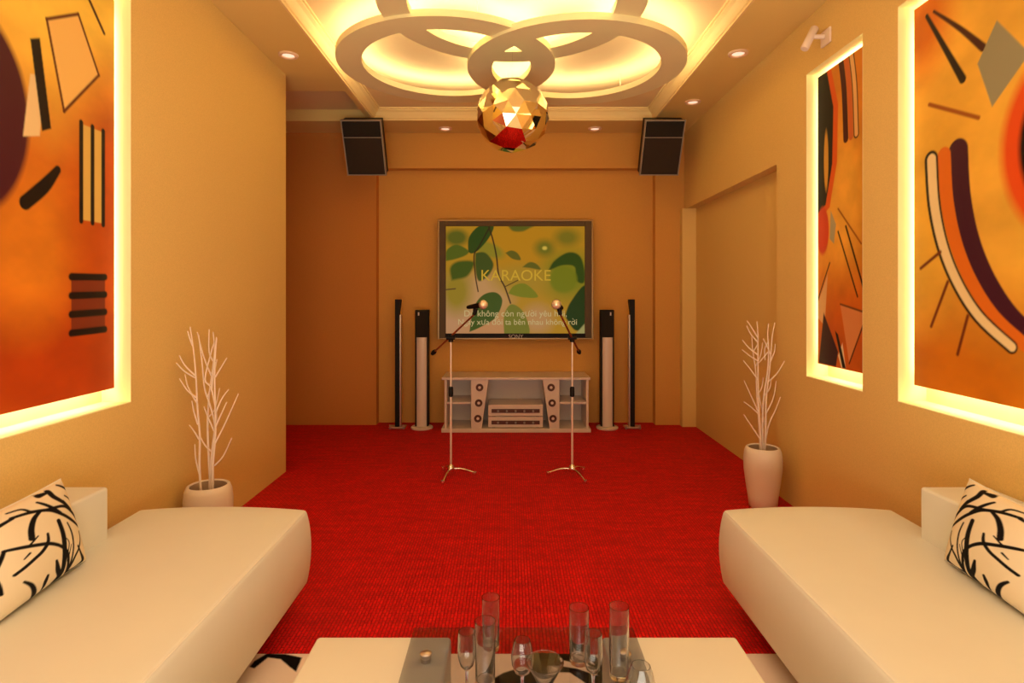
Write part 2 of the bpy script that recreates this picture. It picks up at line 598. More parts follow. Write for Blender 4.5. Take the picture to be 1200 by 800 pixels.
# ================================================================== DOWNLIGHTS
for x, y, lab in ((-1.429, 3.757, 'round recessed downlight in the soffit at the end of the left wall'),
                  (1.468, 3.73, 'round recessed downlight in the right soffit, nearer of that side\'s two'),
                  (1.474, 4.67, 'round recessed downlight in the right soffit, beside the right hanging loudspeaker'),
                  (-0.598, 5.42, 'round recessed downlight in the back soffit, left of the mirror ball'),
                  (0.797, 5.42, 'round recessed downlight in the back soffit, right of the mirror ball')):
    t = thing('downlight', (x, y, HS), lab, 'ceiling light', 'recessed downlights round the soffit')
    obj('trim_ring', lathe([(0.040, -0.001), (0.040, -0.010), (0.050, -0.014), (0.060, -0.010), (0.062, 0.0)], (x, y, HS), 36), M['downtrim'], t, smooth=True)
    obj('lens', lathe([(0.0, -0.004), (0.025, -0.005), (0.0395, -0.003)], (x, y, HS), 36), M['lens'], t, smooth=True)

# ================================================================== PAINTINGS IN NICHES


def painting(name, xw, sgn, y0, y1, z0, z1, P, label):
    """a backlit canvas floating in its niche"""
    xp = xw + sgn * 0.05                     # canvas face
    t = thing('painting', (xp, (y0 + y1) / 2, z0), label, 'painting', 'backlit abstract paintings')
    # P.x runs from the far end (u=0) towards the near end, P.y upwards
    if sgn < 0:
        fn = lambda u, v: (xp, y1 + (y0 - y1) * u, z0 + (z1 - z0) * v)
    else:
        fn = lambda u, v: (xp, y1 + (y0 - y1) * u, z0 + (z1 - z0) * v)
    o = panel('canvas', P, fn, M['paint'], t, (sgn * 0.018, 0, 0))
    i = 0.035
    xa, xb = sorted((xw + sgn * 0.070, xw + sgn * (ND - 0.0035)))
    a0, a1, b0, b1 = y0 + i, y1 - i, z0 + i, z1 - i
    w = 0.012
    g = join([box(xa, xb, a0, a1, b0, b0 + w), box(xa, xb, a0, a1, b1 - w, b1), box(xa, xb, a0, a0 + w, b0 + w, b1 - w), box(xa, xb, a1 - w, a1, b0 + w, b1 - w)])
    obj('light_strip', g, M['nled'], t)
    return t


PZ0, PZ1 = 0.865, 2.462
# left canvas: amber to rust ground, plum disc, pale facet, dark bars
h = PZ1 - PZ0
P = Paint(0, LN1 - LN0 - 0.06, PZ0, PZ1, 420, 440)
P.fill((206, 112, 28))
P.blob(0.25, 2.35, 0.50, 0.40, (250, 205, 80), 1.2)
P.blob(0.15, 1.00, 0.9, 0.40, (186, 66, 8), 1.2)
P.blob(0.42, 1.40, 0.20, 0.25, (222, 128, 30), 1.0)
P.blob(0.00, 1.6, 0.22, 0.50, (200, 84, 12), 1.0)
P.noise(0.30, 3)
P.blob(0.66, 1.82, 0.235, 0.33, (74, 20, 34), 0.10)
P.poly([(0.09, 2.12), (0.20, 2.31), (0.35, 2.22), (0.27, 1.92)], (246, 196, 110), 0.012)
for a, b in (((0.09, 2.12), (0.20, 2.31)), ((0.20, 2.31), (0.35, 2.22)), ((0.35, 2.22), (0.27, 1.92)), ((0.27, 1.92), (0.09, 2.12))):
    P.stroke([a, b], (96, 40, 12), 0.011, 0.006)
P.stroke([(0.44, 1.56, .05), (0.36, 1.63, .05), (0.30, 1.70, .03)], (20, 8, 6), soft=0.006)
P.poly([(0.38, 1.80), (0.45, 1.78), (0.42, 2.00), (0.36, 2.02)], (238, 205, 150), 0.006)
P.poly([(0.33, 1.84), (0.37, 1.82), (0.42, 2.12), (0.38, 2.14)], (22, 8, 6), 0.006)
P.poly([(0.065, 1.535), (0.185, 1.535), (0.185, 1.90), (0.065, 1.90)], (226, 186, 96), 0.005)
for u in (0.065, 0.125, 0.185):
    P.stroke([(u, 1.53), (u, 1.905)], (20, 7, 5), 0.021, 0.005)
P.poly([(0.055, 1.10), (0.235, 1.10), (0.235, 1.33), (0.055, 1.33)], (128, 50, 24), 0.006)
for v in (1.11, 1.18, 1.25, 1.32):
    P.stroke([(0.055, v), (0.235, v - 0.004)], (22, 7, 6), 0.027, 0.006)
P.stroke([(0.06, 2.30), (0.22, 2.48)], (70, 26, 8), 0.014, 0.006)
painting('left', XL, -1, LN0 + .03, LN1 - .03, PZ0, PZ1, P, 'large backlit abstract canvas on the left wall in amber, plum and black')
# large right canvas
P = Paint(0, RN1 - RN0 - 0.06, PZ0, PZ1, 430, 440)
P.fill((230, 172, 62))
P.blob(0.20, 2.1, 0.35, 0.35, (240, 180, 62), 1.0)
P.blob(0.05, 2.40, 0.15, 0.22, (216, 116, 20), 1.0)
P.blob(0.1, 0.9, 0.9, 0.30, (206, 116, 16), 1.2)
P.blob(0.05, 1.55, 0.16, 0.35, (232, 176, 58), 1.0)
P.noise(0.25, 5)
P.stroke([(0.075, 2.40, .018), (0.19, 2.20, .026), (0.265, 2.07, .034)], (24, 8, 6), soft=0.006)
P.stroke([(0.115, 2.40, .012), (0.25, 2.27, .020), (0.36, 2.15, .030)], (66, 22, 10), soft=0.006)
P.stroke([(0.09, 2.03), (0.34, 1.90)], (160, 84, 22), 0.016, 0.007)
P.poly([(0.335, 2.10), (0.42, 2.22), (0.55, 2.05), (0.40, 1.92)], (150, 142, 110), 0.006)
P.blob(0.74, 1.74, 0.30, 0.34, (224, 78, 20), 0.14)
P.blob(0.78, 1.74, 0.27, 0.30, (18, 6, 8), 0.08)
arc = lambda du: [(0.10 + du, 1.80, .052), (0.115 + du, 1.62, .050), (0.16 + du, 1.45, .046), (0.235 + du, 1.30, .042), (0.34 + du, 1.17, .038), (0.48 + du, 1.07, .034)]
for du, c, kw in ((0.142, (64, 16, 40), 1.9), (0.070, (222, 112, 26), 1.35), (0.0, (24, 8, 6), 1.45), (0.002, (240, 212, 158), 0.95)):
    P.stroke([(x, y, w_ * kw) for x, y, w_ in arc(du)], c, soft=0.006)
P.stroke([(0.04, 1.36), (0.15, 1.42)], (110, 44, 12), 0.014, 0.008)
P.stroke([(0.10, 1.12), (0.19, 1.30)], (110, 40, 12), 0.014, 0.008)
P.stroke([(0.24, 1.02), (0.29, 1.17)], (110, 40, 12), 0.014, 0.008)
painting('right', XR, 1, RN0 + .03, RN1 - .03, PZ0, PZ1, P, 'large backlit abstract canvas on the right wall with curved cream and plum stripes')
# narrow right canvas
P = Paint(0, SN1 - SN0 - 0.06, PZ0, PZ1, 170, 520)
P.fill((218, 136, 36))
P.blob(0.25, 1.75, 0.22, 0.35, (240, 176, 66), 1.0)
P.blob(0.3, 1.0, 0.4, 0.3, (206, 96, 24), 1.0)
P.noise(0.25, 9, (4, 12))
P.poly([(0.0, 2.47), (0.13, 2.47), (0.20, 2.25), (0.19, 1.95), (0.12, 1.72), (0.0, 1.66)], (222, 92, 22), 0.010)
P.poly([(0.0, 2.47), (0.09, 2.47), (0.155, 2.25), (0.145, 1.95), (0.08, 1.74), (0.0, 1.70)], (12, 5, 8), 0.008)
P.blob(0.085, 1.98, 0.022, 0.16, (214, 158, 60), 0.3)
P.blob(0.05, 1.60, 0.062, 0.13, (214, 66, 34), 0.2)
for u, c, kw in ((0.255, (64, 12, 18), .045), (0.30, (206, 104, 48), .04), (0.345, (24, 8, 6), .045), (0.345, (236, 186, 120), .030)):
    P.stroke([(u - .03, 2.47), (u, 2.30), (u + .015, 2.05)], c, kw, 0.006)
P.poly([(0.13, 1.70), (0.18, 1.62), (0.16, 1.52), (0.12, 1.55)], (176, 164, 130), 0.006)
P.stroke([(0.20, 1.70), (0.40, 1.50)], (150, 80, 20), 0.010, 0.006)
P.stroke([(0.20, 1.58), (0.37, 1.24)], (36, 14, 8), 0.011, 0.006)
P.stroke([(0.27, 1.60), (0.43, 1.26)], (36, 14, 8), 0.013, 0.006)
P.poly([(0.0, 1.20), (0.10, 1.36), (0.07, 1.08), (0.0, 1.12)], (226, 178, 120), 0.006)
P.stroke([(0.0, 1.22), (0.12, 1.42)], (60, 22, 12), 0.010, 0.006)
P.poly([(0.01, 0.87), (0.06, 1.15), (0.20, 0.95), (0.18, 0.87)], (54, 18, 34), 0.008)
P.poly([(0.22, 1.20), (0.45, 1.16), (0.30, 0.90)], (220, 140, 84), 0.008)
P.stroke([(0.22, 1.20), (0.45, 1.16)], (110, 60, 24), 0.010, 0.006)
P.stroke([(0.45, 1.16), (0.30, 0.90)], (80, 32, 14), 0.010, 0.006)
P.poly([(0.20, 0.93), (0.24, 1.00), (0.27, 0.87), (0.23, 0.87)], (240, 214, 170), 0.005)
P.poly([(0.17, 1.06), (0.20, 1.04), (0.27, 0.87), (0.24, 0.87)], (20, 8, 8), 0.005)
painting('narrow', XR, 1, SN0 + .03, SN1 - .03, PZ0, PZ1, P, 'narrow backlit abstract canvas in the slim niche of the right wall')

# small pale fixture above the narrow painting
t = thing('wall_fixture', (XR, 3.06, 2.60), 'small pale wall fixture with a tilted tube above the narrow painting', 'wall fixture')
obj('back_plate', box(XR - 0.012, XR, 3.02, 3.11, 2.565, 2.645), M['fixture'], t, bevel=0.004)
obj('arm', tube([(XR - 0.012, 3.065, 2.61), (1.61, 3.09, 2.62)], 0.012, 10), M['fixture'], t, smooth=True)
a, b = Vector((1.565, 3.085, 2.552)), Vector((1.63, 3.10, 2.672))
obj('lamp_tube', lathe([(0, 0), (0.018, 0), (0.021, 0.004), (0.021, (b - a).length - .004), (0.018, (b - a).length), (0, (b - a).length)], a, 20, b - a), M['fixture'], t, smooth=True)

# ================================================================== HANGING LOUDSPEAKERS


def wall_speaker(cx, label):
    ytop, ztop = 4.90, 2.715
    tilt = math.radians(28)
    w, hgt, dep = 0.330, 0.465, 0.13
    t = thing('hanging_speaker', (cx, YB, 2.55), label, 'loudspeaker', 'loudspeakers tilted down from the back wall')
    X = Vector((1, 0, 0)); Dn = Vector((0, math.sin(tilt), -math.cos(tilt))); N = Vector((0, -math.cos(tilt), -math.sin(tilt)))
    o0 = Vector((cx, ytop, ztop))

    def slab(u0, u1, v0, v1, n0, n1):
        V, F = box(u0, u1, v0, v1, n0, n1)
        return [tuple(o0 + X * p[0] + Dn * p[1] + N * p[2]) for p in V], [q[::-1] for q in F]
    obj('cabinet', slab(-w / 2, w / 2, 0, hgt, -dep, 0), M['black'], t, bevel=0.004)
    s = hgt * 0.30
    obj('upper_grille', slab(-w / 2 + .010, w / 2 - .010, 0.010, s - .003, 0.0, 0.006), M['grille2'], t, bevel=0.003)
    obj('lower_grille', slab(-w / 2 + .010, w / 2 - .010, s + .003, hgt - .010, 0.0, 0.008), M['grille'], t, bevel=0.003)
    obj('trim_strip', slab(-w / 2 + .006, w / 2 - .006, s - .003, s + .003, 0.0, 0.010), M['grey'], t)
    e = 0.006
    obj('edge_frame', join([slab(-w / 2 - e, -w / 2 + .004, -e, hgt + e, -0.03, 0.004), slab(w / 2 - .004, w / 2 + e, -e, hgt + e, -0.03, 0.004),
                            slab(-w / 2 + .004, w / 2 - .004, -e, .004, -0.03, 0.004), slab(-w / 2 + .004, w / 2 - .004, hgt - .004, hgt + e, -0.03, 0.004)]), M['grey'], t)
    p = o0 + Dn * (hgt * .5) - N * dep
    obj('bracket', join([tube([tuple(p), (cx, YB - 0.1, p.z + .02), (cx, YB - 0.01, p.z + .02)], 0.016, 12), box(cx - .05, cx + .05, YB - .012, YB, p.z - .06, p.z + .10)]), M['black'], t)
    return t


wall_speaker(-1.255, 'black loudspeaker tilted down in the left back corner under the ceiling')
wall_speaker(1.317, 'black loudspeaker tilted down in the right back corner under the ceiling')

# ================================================================== TELEVISION
K = 5.56 / 681
tx = lambda px: (px - 597) * K
tz = lambda py: EYE + (345 - py) * K
TVF = 5.56
tv = thing('television', (0.06, YC, tz(396)), 'wide flat television showing a leafy karaoke screen on the back wall', 'television')
x0, x1, z0, z1 = tx(513.7), tx(694.4), tz(396.5), tz(258)
sx0, sx1, sz0, sz1 = tx(522.5), tx(685.2), tz(391), tz(265)
obj('back_housing', box(x0 + .03, x1 - .03, TVF + .045, YC - .0015, z0 + .03, z1 - .03), M['tvdark'], tv)


def frame(a0, a1, c0, c1, b0, b1, d0, d1, y0, y1):
    return join([box(a0, b0, y0, y1, c0, c1), box(b1, a1, y0, y1, c0, c1), box(b0, b1, y0, y1, c0, d0), box(b0, b1, y0, y1, d1, c1)])


obj('bezel', frame(x0, x1, z0, z1, sx0, sx1, sz0, sz1, TVF - .004, TVF + .045), M['bezel'], tv, bevel=0.004)
obj('rim', join([frame(x0 - .006, x1 + .006, z0 - .006, z1 + .006, x0 + .010, x1 - .010, z0 + .004, z1 - .010, TVF - .012, TVF + .03)]), M['bezel2'], tv, bevel=0.003)
lowb = obj('lower_bezel', box(sx0 - .005, sx1 + .005, TVF - .010, TVF - .003, z0 + .012, sz0 + .004), M['tvdark'], tv)
P = Paint(300, 890, 550, 92, 330, 256)
P.fill((178, 128, 26))
P.blob(640, 170, 200, 130, (186, 126, 18), 1.0)
P.blob(330, 470, 190, 130, (190, 136, 92), 0.9)
P.blob(470, 380, 110, 90, (192, 140, 84), 0.8)
P.blob(500, 530, 120, 50, (192, 132, 80), 0.9)
P.blob(690, 490, 60, 60, (186, 134, 78), 0.9)
P.blob(820, 300, 110, 100, (128, 120, 22), 0.8)
P.blob(620, 320, 110, 60, (168, 128, 34), 0.9)
P.blob(345, 370, 60, 90, (150, 122, 30), 0.9)
P.blob(720, 185, 40, 34, (112, 104, 22), 1.0)
P.blob(815, 140, 50, 34, (122, 106, 22), 1.0)
P.blob(345, 140, 48, 34, (92, 92, 22), 0.7)
P.blob(480, 190, 70, 30, (140, 124, 30), 0.5, 0.4)
P.blob(720, 185, 10, 8, (214, 180, 70), 0.8)
leaf = P.poly
leaf(spline([(565, 92), (585, 112), (625, 114), (655, 100), (668, 90), (565, 90)]), (92, 92, 24), 8)
leaf(spline([(300, 240), (303, 195), (345, 170), (395, 195), (385, 215), (340, 232), (300, 240)]), (82, 92, 20), 6)
leaf(spline([(325, 322), (318, 270), (350, 242), (412, 240), (418, 262), (390, 305), (345, 318), (325, 322)]), (64, 80, 16), 12)
leaf(spline([(425, 205), (468, 205), (502, 252), (482, 300), (440, 325), (425, 270), (425, 205)]), (62, 74, 20), 7)
leaf(spline([(395, 200), (398, 140), (440, 92), (502, 88), (484, 140), (440, 192), (410, 208), (395, 200)]), (42, 66, 14), 4)
leaf(spline([(553, 205), (578, 195), (604, 206), (618, 235), (582, 230), (553, 205)]), (96, 88, 20), 4)
leaf(spline([(625, 266), (655, 245), (685, 252), (702, 276), (660, 270), (625, 266)]), (96, 90, 22), 5)
leaf(spline([(735, 282), (762, 238), (822, 203), (872, 222), (892, 300), (882, 335), (850, 318), (848, 266), (800, 258), (735, 282)]), (44, 66, 10), 8)
P.blob(800, 318, 58, 56, (116, 116, 16), 0.25)
leaf(spline([(565, 378), (590, 345), (640, 338), (692, 392), (622, 394), (565, 378)]), (122, 120, 22), 3)
leaf(spline([(400, 542), (418, 440), (458, 385), (512, 374), (540, 410), (512, 480), (450, 520), (400, 542)]), (60, 78, 16), 3)
leaf(spline([(548, 556), (548, 470), (580, 424), (632, 462), (652, 556), (548, 556)]), (116, 112, 30), 4)
leaf(spline([(806, 475), (830, 415), (895, 345), (895, 505), (850, 535), (806, 475)]), (28, 52, 10), 6)
leaf([(850, 552), (892, 505), (892, 552)], (160, 150, 90), 6)
P.stroke([(482, 92), (500, 150), (515, 220), (525, 300), (550, 350), (575, 420)], (48, 24, 10), 6)
P.stroke([(550, 350), (580, 335), (606, 322)], (80, 50, 14), 4)
P.stroke([(486, 96), (440, 180), (420, 215), (425, 300), (437, 370)], (44, 26, 10), 5)
P.stroke([(300, 362), (340, 358)], (80, 50, 30), 5)
scr = panel('screen', P, lambda u, v: (sx0 + (sx1 - sx0) * u, TVF + 0.004, sz0 + (sz1 - sz0) * v), M['screen'], tv, (0, 0.03, 0))


def text(name, s, x, y, z, size, material, parent, width=None, align='CENTER', squash=None):
    c = bpy.data.curves.new(name, 'FONT')
    c.body = s; c.size = size; c.align_x = align; c.align_y = 'CENTER'; c.extrude = 0.0008
    o = bpy.data.objects.new(name, c); COL.objects.link(o)
    bpy.context.view_layer.update()
    me = bpy.data.meshes.new_from_object(o.evaluated_get(bpy.context.evaluated_depsgraph_get()))
    bpy.data.objects.remove(o)
    xs = [v.co.x for v in me.vertices]
    k = width / (max(xs) - min(xs)) if width else 1.0
    off = world_loc(parent)
    for v in me.vertices:
        px, pz, py = v.co.x * k, v.co.y * (k if squash is None else squash), v.co.z
        v.co = (x + px - off.x, y - py - off.y, z + pz - off.z)
    me.materials.clear(); me.materials.append(material)
    ob = bpy.data.objects.new(name, me); COL.objects.link(ob); ob.parent = parent
    return ob


ty = TVF + 0.002
text('title_text', 'KARAOKE', tx(604.4), ty, tz(323.2), 0.135, M['titl'], scr, tx(645) - tx(563.8))


def measure(t_):
    c = bpy.data.curves.new('m', 'FONT'); c.body = t_; c.size = 1
    o = bpy.data.objects.new('m', c); COL.objects.link(o)
    bpy.context.view_layer.update()
    me = bpy.data.meshes.new_from_object(o.evaluated_get(bpy.context.evaluated_depsgraph_get()))
    bpy.data.objects.remove(o)
    xs = [v.co.x for v in me.vertices]; ys = [v.co.y for v in me.vertices]
    return min(xs), max(xs), min(ys), max(ys)


def lyric(line, cx, z, width):
    """tone marks over the horned vowels are added as strokes of their own"""
    base = line.replace('ờ', 'o').replace('ỡ', 'o')
    o = text('lyric_text', base, cx, ty, z, 0.080, M['lyric'], scr, width)
    x0_, x1_, y0_, y1_ = measure(base)
    k = width / (x1_ - x0_)
    V, F = [tuple(v.co) for v in o.data.vertices], [tuple(p.vertices) for p in o.data.polygons]
    off = world_loc(scr)
    c_ = bpy.data.curves.new('m', 'FONT')
    ox = measure('o')
    for i, ch in enumerate(line):
        if ch in 'ờỡ':
            right = measure(base[:i + 1])[1]
            left = measure(base[:i] + 'o')[1] - (ox[1] - ox[0])
            mid = (left + measure(base[:i] + 'o')[1]) / 2
            X = cx - width / 2 + (mid - x0_) * k
            Z = z + 0.020
            if ch == 'ờ':
                pts = [(-.011, .018), (-.004, .018), (.006, .004), (.002, .004)]
                quads = [pts]
            else:
                quads = [[(-.013, .004), (-.013, .008), (-.005, .014), (-.004, .010)], [(-.004, .010), (-.005, .014), (.004, .009), (.004, .005)], [(.004, .005), (.004, .009), (.012, .014), (.012, .010)]]
            quads.append([(.012, -.010), (.020, -.002), (.017, .004), (.008, -.004)])
            for q_ in quads:
                b_ = len(V)
                V += [(X + a - off.x, ty - .0009 - off.y, Z + d - off.z) for a, d in q_]
                F.append(tuple(range(b_, b_ + 4)))
    me = bpy.data.meshes.new('lyric_text'); me.from_pydata(V, [], F); me.materials.append(M['lyric'])
    o.data = me


lyric('Dù không còn người yêu hỡi,', tx(604), tz(367.5), tx(664) - tx(544))
lyric('Ngày xưa đôi ta bên nhau không rời', tx(606.5), tz(377.5), tx(676) - tx(537))
text('badge', 'SONY', tx(604.5), TVF - .0105, tz(394.2), 0.04, M['badge'], lowb, tx(613) - tx(596))

# ================================================================== TV CABINET
Yf = 5.277
q = Yf / 681
cx_ = lambda px: (px - 597) * q
cz = lambda py: EYE + (345 - py) * q
X0, X1 = cx_(520.8), cx_(689.7)
cab = thing('media_cabinet', ((X0 + X1) / 2, 5.46, 0), 'long low white media cabinet under the television', 'cabinet')
ZT = cz(442)
obj('top_panel', box(cx_(517.8), cx_(691.8), Yf - .012, 5.672, ZT - .022, ZT), M['white'], cab, bevel=0.003)
obj('base_panel', box(cx_(517.3), cx_(692.3), Yf - .012, 5.672, 0.0, 0.034), M['white'], cab, bevel=0.003)
for a in ((X0, X0 + .022), (X1 - .022, X1)):
    obj('side_panel', box(a[0], a[1], Yf, 5.665, 0.034, ZT - .022), M['white'], cab, bevel=0.002)
obj('back_panel', box(X0 + .022, X1 - .022, 5.64, 5.655, 0.034, ZT - .022), M['white'], cab)
d0, d1 = cx_(552), cx_(655.6)
zs = cz(472)
for a in ((X0 + .022, d0), (d1, X1 - .022)):
    obj('shelf', box(a[0], a[1], Yf + .01, 5.64, zs - .012, zs + .008), M['white'], cab, bevel=0.002)
for sgn, poly in ((1, [(552, 444), (572.5, 444), (564.5, 502), (552, 502)]), (-1, [(636, 444), (655.6, 444), (655.6, 502), (644, 502)])):
    sp = obj('speaker_panel', prism([(cx_(a), min(max(cz(b), .034), ZT - .022)) for a, b in poly][::-1], Yf - .004, 5.62), M['white'], cab, bevel=0.002)
    for px, py in (((562, 453.8), (561, 472), (560, 490.2)) if sgn > 0 else ((645.8, 453.8), (647, 472), (648, 490.2))):
        r_ = 4.3 * q
        obj('speaker_cone', lathe([(0, -.004), (r_ * .35, -.003), (r_ * .4, 0.0), (r_ * .8, .003), (r_ * .85, .006), (r_, .006), (r_ * 1.03, 0.0)], (cx_(px), Yf - .0045, cz(py)), 28, (0, -1, 0)), M['cone'], sp, smooth=True)


def player(z0, z1, label, kind):
    a, b = cx_(572), cx_(636.5)
    t = thing(kind, ((a + b) / 2, 5.46, z0), label, 'audio player', 'audio units in the media cabinet')
    obj('casing', box(a, b, Yf + .02, 5.60, z0 + .006, z1), M['white'], t, bevel=0.003)
    for p in (a + .05, b - .05):
        for y_ in (Yf + .04, 5.54):
            obj('foot', box(p - .015, p + .015, y_, y_ + .03, z0, z0 + .006), M['black'], t)
    zc = (z0 + z1) / 2
    obj('display_panel', box(a + .03, b - .03, Yf + .014, Yf + .02, zc - .017, zc + .017), M['cone'], t)
    for k in range(5):
        x = a + .09 + k * (b - a - .18) / 4
        obj('control_button', lathe([(0, 0.010), (.009, .010), (.010, .008), (.010, 0)], (x, Yf + .014, zc), 16, (0, -1, 0)), M['grey'], t, smooth=True)


player(0.034, 0.135, 'white audio player with a dark front strip, lower of the cabinet stack', 'disc_player')
player(0.135, 0.245, 'white audio player with a dark front strip, upper of the cabinet stack', 'amplifier')

# ================================================================== TOWER SPEAKERS


def tower(cx, label, inner):
    y = 5.43
    t = thing('tower_speaker', (cx, y, 0), label, 'loudspeaker', 'white fronted tower speakers beside the cabinet')
    obj('base_disc', lathe([(0, 0), (.098, 0), (.102, .004), (.102, .016), (.094, .022), (0, .022)], (cx, y, 0), 40), M['white'], t, smooth=True)
    w = .062
    zt, zm = 1.107, 0.852
    obj('body', box(cx - w, cx + w, y - .02, y + .075, .022, zt), M['black'], t, bevel=0.006)
    n = [(cx - w + .014, y - .02)] + [(cx + (w - .014) * math.sin(a), y - .02 - .022 * math.cos(a)) for a in np.linspace(-PI / 2, PI / 2, 13)] + [(cx + w - .014, y - .02)]
    V = [(p[0], p[1], z) for z in (.024, zm) for p in n]
    k = len(n)
    F = [(i, i + 1, k + i + 1, k + i) for i in range(k - 1)] + [tuple(range(k))[::-1], tuple(range(k, 2 * k))]
    obj('front_panel', (V, F), M['white'], t, smooth=True)
    obj('upper_grille', box(cx - w + .006, cx + w - .006, y - .034, y - .02, zm + .004, zt - .006), M['grille2'], t, bevel=0.004)
    obj('logo_plate', box(cx + inner * .026 - .006, cx + inner * .026 + .006, y - .036, y - .034, zt - .052, zt - .022), M['white'], t)
    return t


tower((494.1 - 597) * 5.41 / 681, 'white fronted tower speaker with black top, left of the media cabinet', -1)
tower((712.0 - 597) * 5.41 / 681, 'white fronted tower speaker with black top, right of the media cabinet', 1)


def slim(cx, out, label):
    y = 5.44
    t = thing('slim_speaker', (cx, y, 0), label, 'loudspeaker', 'slim black column speakers')
    obj('base', join([box(cx - .075, cx + .075, y - .05, y + .05, 0.004, .020), box(cx - .072, cx - .055, y - .05, y - .035, 0, .04), box(cx + .055, cx + .072, y - .05, y - .035, 0, .04)]), M['silver'], t, bevel=0.003)
    w = .020
    prof = [(cx - w, .020), (cx + w, .020), (cx + w, 1.08), (cx + w + (.014 if out < 0 else 0), 1.19), (cx + w + (.012 if out < 0 else 0), 1.205), (cx - w - (.012 if out > 0 else 0), 1.205), (cx - w - (.014 if out > 0 else 0), 1.19), (cx - w, 1.08)]
    obj('body', prism(prof, y - .035, y + .03), M['black'], t, bevel=0.003)
    s = -out
    xs = sorted((cx + s * w, cx + s * (w + .014)))
    obj('side_rail', box(xs[0], xs[1], y - .02, y + .03, .020, 1.06), M['silver'], t, bevel=0.002)


slim((465.6 - 597) * 5.42 / 681, -1, 'slim black column speaker on the outer left of the white tower')
slim((741.2 - 597) * 5.42 / 681, 1, 'slim black column speaker on the outer right of the white tower')

# ================================================================== MICROPHONE STANDS


def mic_stand(bx, by, az, legs, label, miclabel, boom_lo, boom_hi, ballc, tail):
    t = thing('microphone_stand', (bx, by, 0), label, 'microphone stand', 'microphone stands on the carpet')
    zc = .940
    obj('lower_pole', tube([(bx, by, .055), (bx, by, .58)], .0075, 16), M['polep'], t, smooth=True)
    obj('upper_pole', tube([(bx, by, .60), (bx, by, zc)], .0060, 16), M['polep'], t, smooth=True)
    obj('sleeve', lathe([(.007, .545), (.014, .55), (.016, .56), (.016, .605), (.013, .615), (.006, .618)], (bx, by, 0), 20), M['black'], t, smooth=True)
    hub = obj('hub', lathe([(0, .035), (.020, .035), (.024, .045), (.024, .065), (.012, .08), (.0075, .085)], (bx, by, 0), 20), M['chrome'], t, smooth=True)
    for a in legs:
        ex, ey = bx + .165 * math.cos(a), by + .165 * math.sin(a)
        mx_, my_ = bx + .08 * math.cos(a), by + .08 * math.sin(a)
        lg = obj('leg', tube(spline([(bx + .018 * math.cos(a), by + .018 * math.sin(a), .052), (mx_, my_, .046), (ex, ey, .016)], 5), .0060, 10), M['chrome'], t, smooth=True)
        obj('rubber_foot', lathe([(0, 0), (.012, 0), (.014, .006), (.012, .022), (0, .024)], (ex, ey, 0), 14), M['chrome'], lg, smooth=True)
    c = Vector((bx, by, zc + .012))
    obj('clutch', join([lathe([(0, -.03), (.016, -.028), (.019, 0), (.016, .026), (0, .028)], c, 18), tube([c + Vector((-.03, -.012, 0)), c + Vector((.03, -.012, 0))], .012, 12)]), M['black'], t, smooth=True)
    lo, hi = Vector(boom_lo), Vector(boom_hi)
    obj('boom', tube([lo, hi], .0065, 12), M['rust'], t, smooth=True)
    dr = (lo - hi).normalized()
    obj('counterweight', tube([lo - dr * .005, lo + dr * .012, lo + dr * .035], [.013, .017, .012], 14), M['black'], t, smooth=True)
    bc, tl = Vector(ballc), Vector(tail)
    ax = (bc - tl).normalized()
    mid = tl.lerp(bc, .55)
    obj('clip', tube([hi - (mid - hi).normalized() * .005, hi.lerp(mid, .7)], [.012, .017], 12), M['black'], t, smooth=True)
    m = thing('microphone', tuple(mid), miclabel, 'microphone', 'microphones on the stands')
    L_ = (bc - tl).length
    obj('body', tube([tl, tl + ax * .02, tl + ax * (L_ - .03), tl + ax * (L_ - .012)], [.011, .014, .019, .024], 18), M['black'], m, smooth=True)
    g = lathe([(0.0, -.030)] + [(.030 * math.cos(a), .030 * math.sin(a)) for a in np.linspace(-1.1, PI / 2, 12)], bc, 24, ax)
    obj('grille', g, M['micgold'], m, smooth=True)
    obj('collar', lathe([(.0315, -.004), (.0325, 0), (.0315, .004)], bc, 24, ax), M['silver'], m, smooth=True)


bx, by = -.403, 4.0
pp = lambda px, py, d: ((px - 597) * d / 681, d, EYE + (345 - py) * d / 681)
mic_stand(bx, by, 0, [math.radians(a) for a in (115, 10, 257)], 'microphone stand left of the cabinet centre, boom leaning right',
          'microphone with round pale head on the left stand', pp(509.5, 411.5, 4.10), pp(556, 368, 3.86), pp(566.3, 356.8, 3.80), pp(548, 360, 3.92))
bx = .432
mic_stand(bx, by, 0, [math.radians(a) for a in (170, 55, 295)], 'microphone stand right of the cabinet centre, boom leaning left',
          'microphone with round pale head on the right stand', pp(678, 411, 4.16), pp(656.5, 368, 3.72), pp(652, 356.5, 3.66), pp(658.5, 361, 3.80))

# ================================================================== VASES AND BRANCHES
vase = thing('vase', (1.496, 3.43, 0), 'tapered white ceramic vase by the right wall holding bare branches', 'vase', 'white ceramic vases')
vp = [(0, 0), (.072, 0), (.078, .004), (.084, .06), (.096, .14), (.106, .22), (.108, .28), (.103, .325), (.094, .348), (.086, .352), (.080, .346)]
obj('body', lathe(vp, (1.496, 3.43, 0), 56), M['vase'], vase, smooth=True, angle=60)
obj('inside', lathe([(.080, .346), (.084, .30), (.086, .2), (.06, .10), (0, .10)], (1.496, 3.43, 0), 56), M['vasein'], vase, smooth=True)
v2 = dup(vase, (-1.425, 2.75, 0), 'tapered white ceramic vase behind the left sofa holding bare branches')

